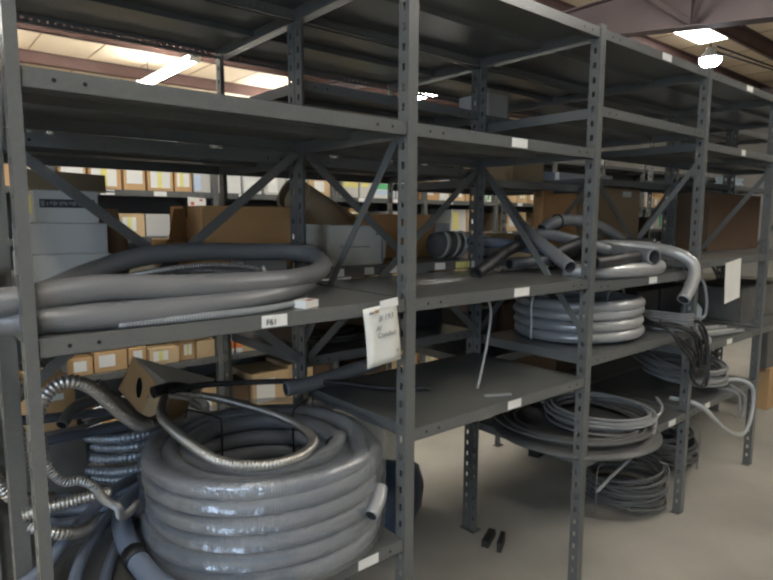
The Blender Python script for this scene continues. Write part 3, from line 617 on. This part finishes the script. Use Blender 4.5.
# coil on the floor below and another further right
random.seed(31)
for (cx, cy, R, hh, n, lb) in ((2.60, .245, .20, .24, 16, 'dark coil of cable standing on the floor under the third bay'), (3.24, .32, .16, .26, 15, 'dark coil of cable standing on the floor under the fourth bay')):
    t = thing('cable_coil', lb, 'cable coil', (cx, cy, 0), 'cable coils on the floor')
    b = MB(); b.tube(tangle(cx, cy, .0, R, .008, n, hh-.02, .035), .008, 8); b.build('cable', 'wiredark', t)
    b = MB()
    for th in (-1.1, 1., 3.):
        c_, s_ = math.cos(th), math.sin(th); b.tube(cr([(cx+c_*(R+.006), cy+s_*(R+.006), .004), (cx+c_*(R+.006), cy+s_*(R+.006), hh*.9), (cx+c_*(R-.04), cy+s_*(R-.04), hh*1.02)], 6), .003, 6)
    b.build('tie_band', 'wire', t)
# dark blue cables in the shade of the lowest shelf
# ------------------------------------------------------------------ fourth bay
random.seed(41)
t = thing('cable_coil', 'coil of grey cable with a loop drooping off the fourth bay low shelf', 'cable coil', (2.98, .2, .521))
b = MB(); b.tube(tangle(3.13, .20, .523, .215, .009, 14, .15, .06, tilt=(0, .10)), .009, 8); b.build('cable', 'wire', t)
b = MB(); b.tube(tangle(2.80+.16, .20, .523, .19, .0065, 7, .2, .07, tilt=(.1, .3)), .0065, 8); b.build('thin_cable', 'wiredark', t)
b = MB(); b.tube(cr([(2.74, .10, .56), (2.76, .02, .56), (2.80, -.04, .53), (2.88, -.06, .465), (3.02, -.065, .38), (3.16, -.07, .322), (3.28, -.07, .305), (3.37, -.065, .36), (3.42, -.055, .46), (3.42, -.04, .53), (3.38, .02, .56), (3.3, .1, .545)], 8), .011, 10); b.build('drooping_loop', 'wirelight', t)
b = MB(); b.tube(cr([(3.2, .05, .54), (3.22, -.04, .525), (3.23, -.055, .43), (3.25, -.055, .385), (3.29, -.055, .43), (3.31, -.045, .50), (3.3, .03, .545)], 8), .006, 8); b.build('inner_loop', 'wire', t)
for j in range(4):
    b = MB(); z = .836+.011*(j//2); y = .05+.035*j; b.tube(cr([(2.78, y+.12, z), (2.95, y+.06, z+.006), (3.15, y+.01, z+.004), (3.40-.02*j, y-.03, z)], 6), .0125, 10, hollow=True)
    tag(b.build('cable_length', ['wirelight' if j % 2 else 'wire', 'inside'], None, off=(3.0, y, z-.009)), ('frontmost', 'second', 'third', 'rearmost')[j]+' pale tube lying on the fourth bay middle shelf', 'cable', 'pale tubes on the fourth bay shelf')
b = MB(); b.tube(cr([(2.70, .06, 1.205), (2.715, -.02, 1.17), (2.74, -.04, 1.08), (2.74, -.04, 1.0), (2.69, -.035, .985), (2.65, -.02, 1.0)], 8), .0065, 8)
tag(b.build('hanging_cable', 'wire', None, off=(2.72, -.03, .985)), 'grey cable end dangling right of the drooping elbow pipe', 'cable')
t = thing('pipe_ring', 'short shiny pipe ring lying at the fourth post middle shelf', 'fitting', (2.84, .03, .823))
b = MB(); b.tube(cr([(2.79, -.005, .853), (2.85, -.01, .853), (2.90, .02, .853), (2.90, .09, .853)], 6), .022, 12, hollow=True); b.build('ring', ['silver', 'inside'], t)
for j, (x0, x1, z0) in enumerate(((2.80, 3.05, .824), (3.08, 3.45, .824))):
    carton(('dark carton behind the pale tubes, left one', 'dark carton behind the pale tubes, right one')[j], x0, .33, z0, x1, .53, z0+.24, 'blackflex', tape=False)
b = MB(); 
for r, z in ((0, 0),): b.lathe([(.05, 0), (.055, .01), (.055, .12), (.035, .15), (.02, .16), (.02, .18)], (3.28, .25, .8235), 16)
tag(b.build('plastic_jug', 'paleblue', None, off=(3.28, .25, .8235)), 'pale bluish jug under the blank paper tag', 'jug')

# ------------------------------------------------------------------ fifth bay
carton('large dark brown cardboard box at the right edge behind the last front post', 3.675, .345, 1.2505, 4.525, .545, 1.61, 'card_dark', tape_mat='card_dark')
carton('grey carton on the low shelf at the far right edge', 3.75, .15, .8235, 4.45, .5, 1.03, 'striped', tape=False)
carton('orange-brown carton standing on the floor at the far right edge', 4.86, .30, .0, 5.5, .40, .33, 'card')
carton('wide grey board carton on top of the floor carton at the far right edge', 4.80, .31, .3305, 5.5, .40, .66, 'striped', tape=False)

# ------------------------------------------------------------------ rear bays (back to back): cartons and odd things
z3 = 1.2625
G = 'white stacked cartons'
carton('lowest of the three stacked white cartons behind the left bay', .095, .63, z3, .30, .92, z3+.078, 'white_box', group=G, tape=False)
carton('middle one of the three stacked white cartons behind the left bay', .098, .63, z3+.0785, .292, .92, z3+.163, 'white_box', group=G, tape=False)
t = carton('topmost stacked white carton with a dark printed banner, behind the left bay', .112, .632, z3+.1635, .272, .90, z3+.252, 'white_box', group=G, tape=False)
b = MB(); b.box(.125, .6312, z3+.205, .262, .6318, z3+.228); b.build('printed_banner', 'ink', t)
b = MB(); x = .142
for k in range(15): b.box(x, .6304, z3+.211+.003*(k % 2), x+.004+.002*(k % 3), .6310, z3+.222-.002*(k % 3 == 0)); x += .0078
b.box(.128, .6304, z3+.209, .137, .631, z3+.224); b.build('banner_letters', 'pencil', t)
b = MB(); b.box(.1114, .66, z3+.19, .1118, .82, z3+.24); b.build('sticker', 'yellow', t)
b = MB(); o = Vector((.12, .70, z3+.252)); b.hexa(o, (.23, -.02, .0), (.02, .2, .01), (0, 0, .003)); b.hexa(o+Vector((.0, .16, .012)), (.24, .02, -.008), (.02, .08, .06), (0, .0, .003)); tag(b.build('cardboard_flap', 'card_tan', None, off=(.2, .8, z3+.252)), 'loose tan cardboard flap on top of the white carton stack', 'cardboard')
t = thing('paper_bag', 'crumpled tan paper bag right of the white carton stack', 'bag', (.35, .76, z3))
b = MB(); n = 16
for (r, z, dx) in ((.036, 0, 0), (.04, .05, .004), (.034, .12, -.004), (.026, .17, -.014), (.03, .205, -.02)):
    for k in range(n): th = 2*PI*k/n; b.v.append(Vector((.345+dx+r*(1+.15*math.sin(4*th+z*20))*math.cos(th), .76+1.6*r*math.sin(th), z3+z)))
for j in range(4):
    for k in range(n): k2 = (k+1) % n; b.face((j*n+k, j*n+k2, (j+1)*n+k2, (j+1)*n+k), 0, True)
b.face(list(range(n))[::-1]); b.build('bag_body', 'bag', t)
t = carton('small open carton with raised flap between the braces of the left bay', .575, .95, z3, .66, 1.12, z3+.10, 'card', tape=False)
b = MB(); b.hexa((.578, .945, z3+.10), (.07, .01, 0), (.02, -.01, .112), (.002, .004, 0)); b.build('flap', 'card', t)
b = MB(); b.hexa((.665, .955, z3+.03), (.035, .04, 0), (.0, -.01, .11), (.002, .003, 0)); b.build('flap', 'paper', t)
carton('large brown cardboard box between the braces behind the left bay', .645, .80, z3, 1.0, 1.10, z3+.222, 'card_orange', tape_mat='card_dark')
carton('low white tray in front of the large brown cardboard box', .70, .60, z3, .86, .70, z3+.05, 'white_box', tape=False)
# long brown paper roll, leaning
t = thing('paper_roll', 'fat pale brown paper roll lying tilted behind the cream container', 'roll', (1.25, .98, z3))
b = MB(); b.tube([(1.09, .96, 1.545), (1.48, 1.02, 1.36)], .075, 20, hollow=True); b.build('roll', ['card_tan', 'card_dark'], t)
b = MB(); b.tube([(1.118, .964, 1.532), (1.128, .9655, 1.527)], .0756, 20); b.build('edge_band', 'card_light', t)
carton('reddish brown carton behind the cream container', 1.43, .86, z3, 1.80, 1.12, z3+.20, 'card_orange', tape_mat='card_dark')
t = thing('cream_container', 'rounded cream container with a dark strap behind the leaning brace', 'container', (1.19, .70, z3))
b = MB()
prof = [(-.135, 0), (.125, 0), (.14, .03), (.145, .08), (.135, .125), (.10, .152), (-.135, .157)]
n = len(prof); 
for yy in (.62, .80): b.v += [Vector((1.185+q[0], yy, z3+q[1])) for q in prof]
for k in range(n): b.face((k, (k+1) % n, n+(k+1) % n, n+k))
b.face(range(n)[::-1]) ; b.face(range(n, 2*n)); 
b.build('body', 'cream', t, bevel=.006)
b = MB(); b.box(1.30, .6185, z3+.012, 1.306, .6198, z3+.142); b.box(1.10, .6185, z3+.07, 1.24, .6195, z3+.074); b.box(1.10, .6185, z3+.079, 1.17, .6195, z3+.081); b.box(1.272, .6185, z3+.115, 1.282, .6195, z3+.135); b.build('print_and_strap', 'pencil', t)
t = thing('striped_bundle', 'grey and cream striped bundle right of the second front post', 'bundle', (1.80, .72, z3))
b = MB(); b.lathe([(.03, -.11), (.055, -.1), (.062, -.03), (.06, .04), (.05, .1), (.02, .11)], (0, 0, 0), 20); b.v = [Vector((1.80+v.z*.95+.1*0, .74+v.y*.9, z3+.062+v.x-.25*v.z*0)) for v in b.v]; b.build('cloth', 'striped', t)
for k in (-.05, .02, .075):
    b = MB(); b.lathe([(.0622, -.012), (.0632, 0), (.0622, .012)], (0, 0, k), 20); b.v = [Vector((1.80+v.z*.95+v.x*.2, .74+v.y*.9, z3+.062+v.x)) for v in b.v]; b.build('stripe', 'cream', t)
for k, (x0, x1, mt, hh, lb) in enumerate(((1.93, 2.03, 'fixture', .16, 'white carton just right of the second rear post'), (2.36, 2.56, 'card_tan', .10, 'brown carton behind the left of the pipe heap'))):
    carton(lb, x0, .95, z3, x1, 1.13, z3+hh, mt)
carton('orange cardboard box behind the heap of pipes near the third post', 2.615, .80, z3, 2.95, .87, z3+.345, 'card_orange')
carton('large tan cardboard box behind the fourth front bay, left of the rear braces', 3.0, .74, z3, 3.58, .98, z3+.375, 'card_tan', [(.62, .86, .8, .95, 'label')])
t = thing('jar', 'small glass jar standing left of the pipe heap', 'jar', (2.0, .70, z3))
for k, x in enumerate((2.0, 2.045)):
    b = MB(); b.lathe([(.017, 0), (.019, .01), (.019, .05), (.013, .06), (.013, .07)], (x, .70, z3), 14); b.build('jar_body', 'silver', t)
carton('grey box left of the dark carton beyond the fourth bay', 3.68, .85, z3, 3.95, 1.1, z3+.2, 'card_dark')
# upper rear shelf goods
carton('tan box standing on the upper rear shelf behind the second bay', 2.26, .78, 1.6205, 2.58, 1.08, 1.755, 'card_tan', [(0, 0, .16, 1, 'card_light')])
carton('grey cabinet-like box on top rear shelf by the second rear post', 1.96, .86, 1.9065-.286, 2.08, 1.05, 1.86, 'striped', tape=False) if False else None
carton('pale grey carton high up beside the second rear post, under the top shelf', 2.08, .75, 1.8955, 2.22, .95, 2.05, 'white_box', tape=False)
carton('small pale blue carton above the orange cardboard box', 2.80, .95, 1.6655, 2.935, 1.12, 1.725, 'skyblue', tape=False)
carton('flat white carton above the orange cardboard box, left of the third front post', 2.98, .95, 1.6655, 3.26, 1.12, 1.73, 'fixture', tape=False)
carton('flat white carton just right of the third front post, above the tan cardboard box', 3.36, .95, 1.6655, 3.60, 1.12, 1.735, 'fixture', tape=False)
# low rear shelves
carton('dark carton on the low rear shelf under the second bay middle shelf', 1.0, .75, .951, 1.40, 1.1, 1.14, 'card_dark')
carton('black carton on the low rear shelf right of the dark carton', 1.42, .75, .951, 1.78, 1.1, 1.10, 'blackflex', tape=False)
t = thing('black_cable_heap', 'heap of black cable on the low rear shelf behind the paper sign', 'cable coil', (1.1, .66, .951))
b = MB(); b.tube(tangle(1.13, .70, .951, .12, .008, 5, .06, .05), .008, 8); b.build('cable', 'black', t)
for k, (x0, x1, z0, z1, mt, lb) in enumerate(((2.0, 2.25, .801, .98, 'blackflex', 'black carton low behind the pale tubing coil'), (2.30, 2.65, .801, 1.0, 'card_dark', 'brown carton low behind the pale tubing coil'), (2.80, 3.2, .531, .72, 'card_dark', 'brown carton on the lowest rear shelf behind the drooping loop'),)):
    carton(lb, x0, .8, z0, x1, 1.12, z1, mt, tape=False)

# ------------------------------------------------------------------ far row: cartons on every shelf
random.seed(77)
ORD = ['first', 'second', 'third', 'fourth', 'fifth', 'sixth', 'seventh', 'eighth', 'ninth', 'tenth', 'eleventh', 'twelfth', 'thirteenth', 'fourteenth', 'fifteenth', 'sixteenth', 'seventeenth', 'eighteenth', 'nineteenth', 'twentieth', 'twenty-first', 'twenty-second', 'twenty-third', 'twenty-fourth', 'twenty-fifth', 'twenty-sixth', 'twenty-seventh', 'twenty-eighth', 'twenty-ninth', 'thirtieth', 'thirty-first', 'thirty-second', 'thirty-third', 'thirty-fourth', 'thirty-fifth', 'thirty-sixth', 'thirty-seventh', 'thirty-eighth', 'thirty-ninth', 'fortieth', 'forty-first', 'forty-second', 'forty-third', 'forty-fourth', 'forty-fifth', 'forty-sixth', 'forty-seventh', 'forty-eighth', 'forty-ninth', 'fiftieth', 'fifty-first', 'fifty-second', 'fifty-third', 'fifty-fourth', 'fifty-fifth', 'fifty-sixth', 'fifty-seventh', 'fifty-eighth', 'fifty-ninth']
LEV = {.10: 'floor-level', .545: 'low', .98: 'waist-high', 1.33: 'middle', 1.60: 'upper', 2.05: 'top'}
SKIP = {1.6: [27, 28, 29, 30, 31, 32, 33, 34, 35, 36, 37, 38, 44, 45, 46, 47, 48, 49, 50], 1.33: [1, 2, 6, 7, 8, 10, 11, 12, 15, 17, 18, 25, 27, 28, 29, 30, 31, 32, 33, 34, 35, 36, 37, 38, 43, 44, 45, 46, 47], 0.98: [1, 2, 3, 4, 5, 6, 7, 8, 14, 18, 19, 20, 21, 22, 23], 0.545: [9, 10, 11, 12, 13, 14, 15, 16, 17, 18, 19, 20, 21, 22], 0.1: [3]}
cnt = {}; raw = {}
def far(x0, x1, z, h, mat, labs=(), y0=YC0+.03, dz=.0, dep=.34):
    raw[z] = raw.get(z, 0)+1
    if raw[z] in SKIP.get(z, ()): return
    n = cnt[z] = cnt.get(z, 0)+1
    nm = {'white_box': 'white carton', 'card_light': 'light brown carton', 'card': 'brown carton', 'card_orange': 'orange-brown carton', 'card_dark': 'dark brown carton', 'card_tan': 'tan carton', 'skyblue': 'pale blue carton', 'blackflex': 'black carton', 'fixture': 'bright white carton', 'striped': 'grey carton'}[mat]
    lb = '%s, %s from the left on the %s shelf of the far row' % (nm, ORD[n-1], LEV[z])
    carton(lb, x0, y0, z+.0005+dz, x1, y0+dep, z+h, mat, labs, 'cartons on the far row', tape=False)
def fill(z, x0, x1, hs, pal, gap=.01, wr=(.10, .19), skip=()):
    x = x0
    while x < x1-.06:
        w = random.uniform(*wr)
        for k in range(-1, 9):                                   # keep clear of the uprights
            px = CX+k*W
            if x < px+.004 and x+w > px-FW-.004: x = px+.008 if x > px-FW-.06 else x; w = min(w, px-FW-.006-x) if x < px-FW else w
        if w < .05: x += w+.012; continue
        mt = random.choice(pal); h = random.uniform(*hs); r = random.random(); labs = ()
        if mt in ('card', 'card_light', 'card_tan', 'card_orange') and r < .75:
            a_ = random.uniform(.08, .3); labs = [(a_, .25, a_+.5, .85, 'label')] + ([(a_+.18, .26, a_+.32, .84, 'yellow')] if r < .35 else [])
        elif mt in ('white_box', 'fixture') and r < .6: labs = [(.05, .1, .45, .9, random.choice(['skyblue', 'yellow', 'green', 'label', 'label', 'red']))]
        if random.random() > .08: far(x, x+w, z, h, mt, labs, YC0+.025+random.uniform(0, .03))
        x += w+gap
# upper shelf, cartons as seen from the near aisle
for (x0, x1, mt, labs) in ((.25, .37, 'card', ()), (.385, .50, 'card_light', [(.1, .15, .9, .9, 'label')]), (.535, .67, 'card_light', [(.1, .15, .9, .9, 'label')]), (.685, .855, 'card', [(.08, .12, .86, .92, 'label'), (.36, .12, .56, .92, 'yellow')]),
                           (.87, .99, 'card', [(.12, .25, .88, .92, 'label')]), (1.005, 1.155, 'card', [(.1, .12, .88, .92, 'label'), (.38, .12, .55, .92, 'yellow')]), (1.165, 1.27, 'card', [(.12, .2, .85, .88, 'label'), (.3, .2, .5, .88, 'yellow')])):
    far(x0, x1, 1.60, .15, mt, labs)
far(1.285, 1.39, 1.60, .115, 'white_box', [(.03, .1, .4, .95, 'skyblue')]); far(1.44, 1.60, 1.60, .15, 'fixture'); far(1.62, 1.75, 1.60, .17, 'fixture', [(.1, .1, .9, .5, 'label')])
far(1.78, 1.93, 1.60, .16, 'white_box', [(.1, .1, .6, .9, 'label')])
fill(1.60, 1.95, 2.36, (.12, .17), ['card_light', 'white_box', 'card_tan'])
far(2.42, 2.56, 1.60, .15, 'white_box', [(0, .5, 1, 1, 'yellow')]); far(2.58, 2.70, 1.60, .15, 'white_box', [(.1, .55, .7, .9, 'yellow')]); far(2.72, 2.93, 1.60, .14, 'fixture', [(.1, .5, .95, .8, 'green'), (.1, .2, .95, .45, 'skyblue')])
fill(1.60, 2.95, 8.6, (.12, .2), ['card_light', 'white_box', 'fixture', 'card'])
fill(1.33, .55, 8.6, (.10, .2), ['card_light', 'card', 'white_box', 'fixture', 'card_dark', 'card_light'])
fill(.98, .9, 4.8, (.10, .24), ['card', 'card_dark', 'card_light', 'white_box'])
fill(.545, .52, 1.40, (.10, .125), ['card_light', 'card']); fill(.545, 1.45, 4.0, (.11, .26), ['card', 'card_dark', 'card_light', 'blackflex'])
for (x0, x1) in ((1.16, 1.38),): far(x0, x1, .545, .235, 'card_light', [(.25, .4, .6, .65, 'card')], dz=.126)
fill(.10, .52, 3.3, (.15, .3), ['card', 'card_dark', 'card_light'], wr=(.2, .3))
t = thing('sheet_notice', 'white notice sheet with red print hanging on the far row shelf', 'notice', (1.30, 2.385, 1.4))
b = MB(); b.hexa((1.235, 2.392, 1.385), (.115, 0, -.008), (0, .001, 0), (-.01, 0, .185)); b.build('sheet', 'paper', t)
b = MB(); b.hexa((1.245, 2.3905, 1.52), (.02, 0, 0), (0, .001, 0), (0, 0, .02)); b.hexa((1.30, 2.3905, 1.545), (.02, 0, 0), (0, .001, 0), (0, 0, .012)); b.build('red_print', 'red', t)
for k, x in enumerate((1.50, 1.565)):
    t = thing('spray_can', ('left', 'right')[k]+' white can with orange band on the far row, low shelf', 'can', (x, 2.36, .4), 'spray cans on the far row')
    b = MB(); b.lathe([(.026, 0), (.028, .004), (.028, .12), (.018, .135)], (x, 2.45, .5455), 16); b.build('can_body', 'fixture', t)
    b = MB(); b.lathe([(.0284, .035), (.0286, .04), (.0286, .085), (.0284, .09)], (x, 2.45, .5455), 16); b.build('orange_band', 'orange', t)
# stacks of pale blue cups far right
for k in range(3):
    x = 5.2+.14*k; t = thing('cup_stack', ('left', 'middle', 'right')[k]+' stack of pale blue cups seen behind the last front post', 'cup stack', (x, .86, 1.2625), 'pale blue cup stacks')
    b = MB(); prof = []
    for j in range(12): prof += [(.045, .045*j), (.058, .045*j+.038), (.06, .045*j+.042)]
    b.lathe(prof, (x, .86, 1.2625), 16, smooth=False); b.build('cups', 'paleblue', t)

# ------------------------------------------------------------------ camera
cam = bpy.data.cameras.new('camera'); co = bpy.data.objects.new('camera', cam); C.objects.link(co)
r = Vector((.76664647926229, -.6420542730025878, .004414335040919307)); u = Vector((.07321569526463399, .09424957048374484, .9928526982541499)); f = Vector((.6378813665578039, .7608438269334569, -.11926455137885962))
mt = Matrix(((r.x, u.x, -f.x, -.1899), (r.y, u.y, -f.y, -1.19), (r.z, u.z, -f.z, 1.4413), (0, 0, 0, 1))); co.matrix_world = mt
cam.sensor_width = 36; cam.lens = 592.0091/773*36; cam.clip_start = .02; cam.clip_end = 60
S = bpy.context.scene; S.camera = co
w = bpy.data.worlds.new('world'); S.world = w; w.use_nodes = True
w.node_tree.nodes['Background'].inputs[0].default_value = (.5, .55, .6, 1); w.node_tree.nodes['Background'].inputs[1].default_value = .1
S.view_settings.view_transform = 'Standard'; S.view_settings.look = 'None'; S.view_settings.gamma = 1; S.view_settings.use_curve_mapping = False
S.view_settings.exposure = 1.3
S.cycles.filter_width = 2.3
for o in list(C.objects):
    if '_o' in o: del o['_o']
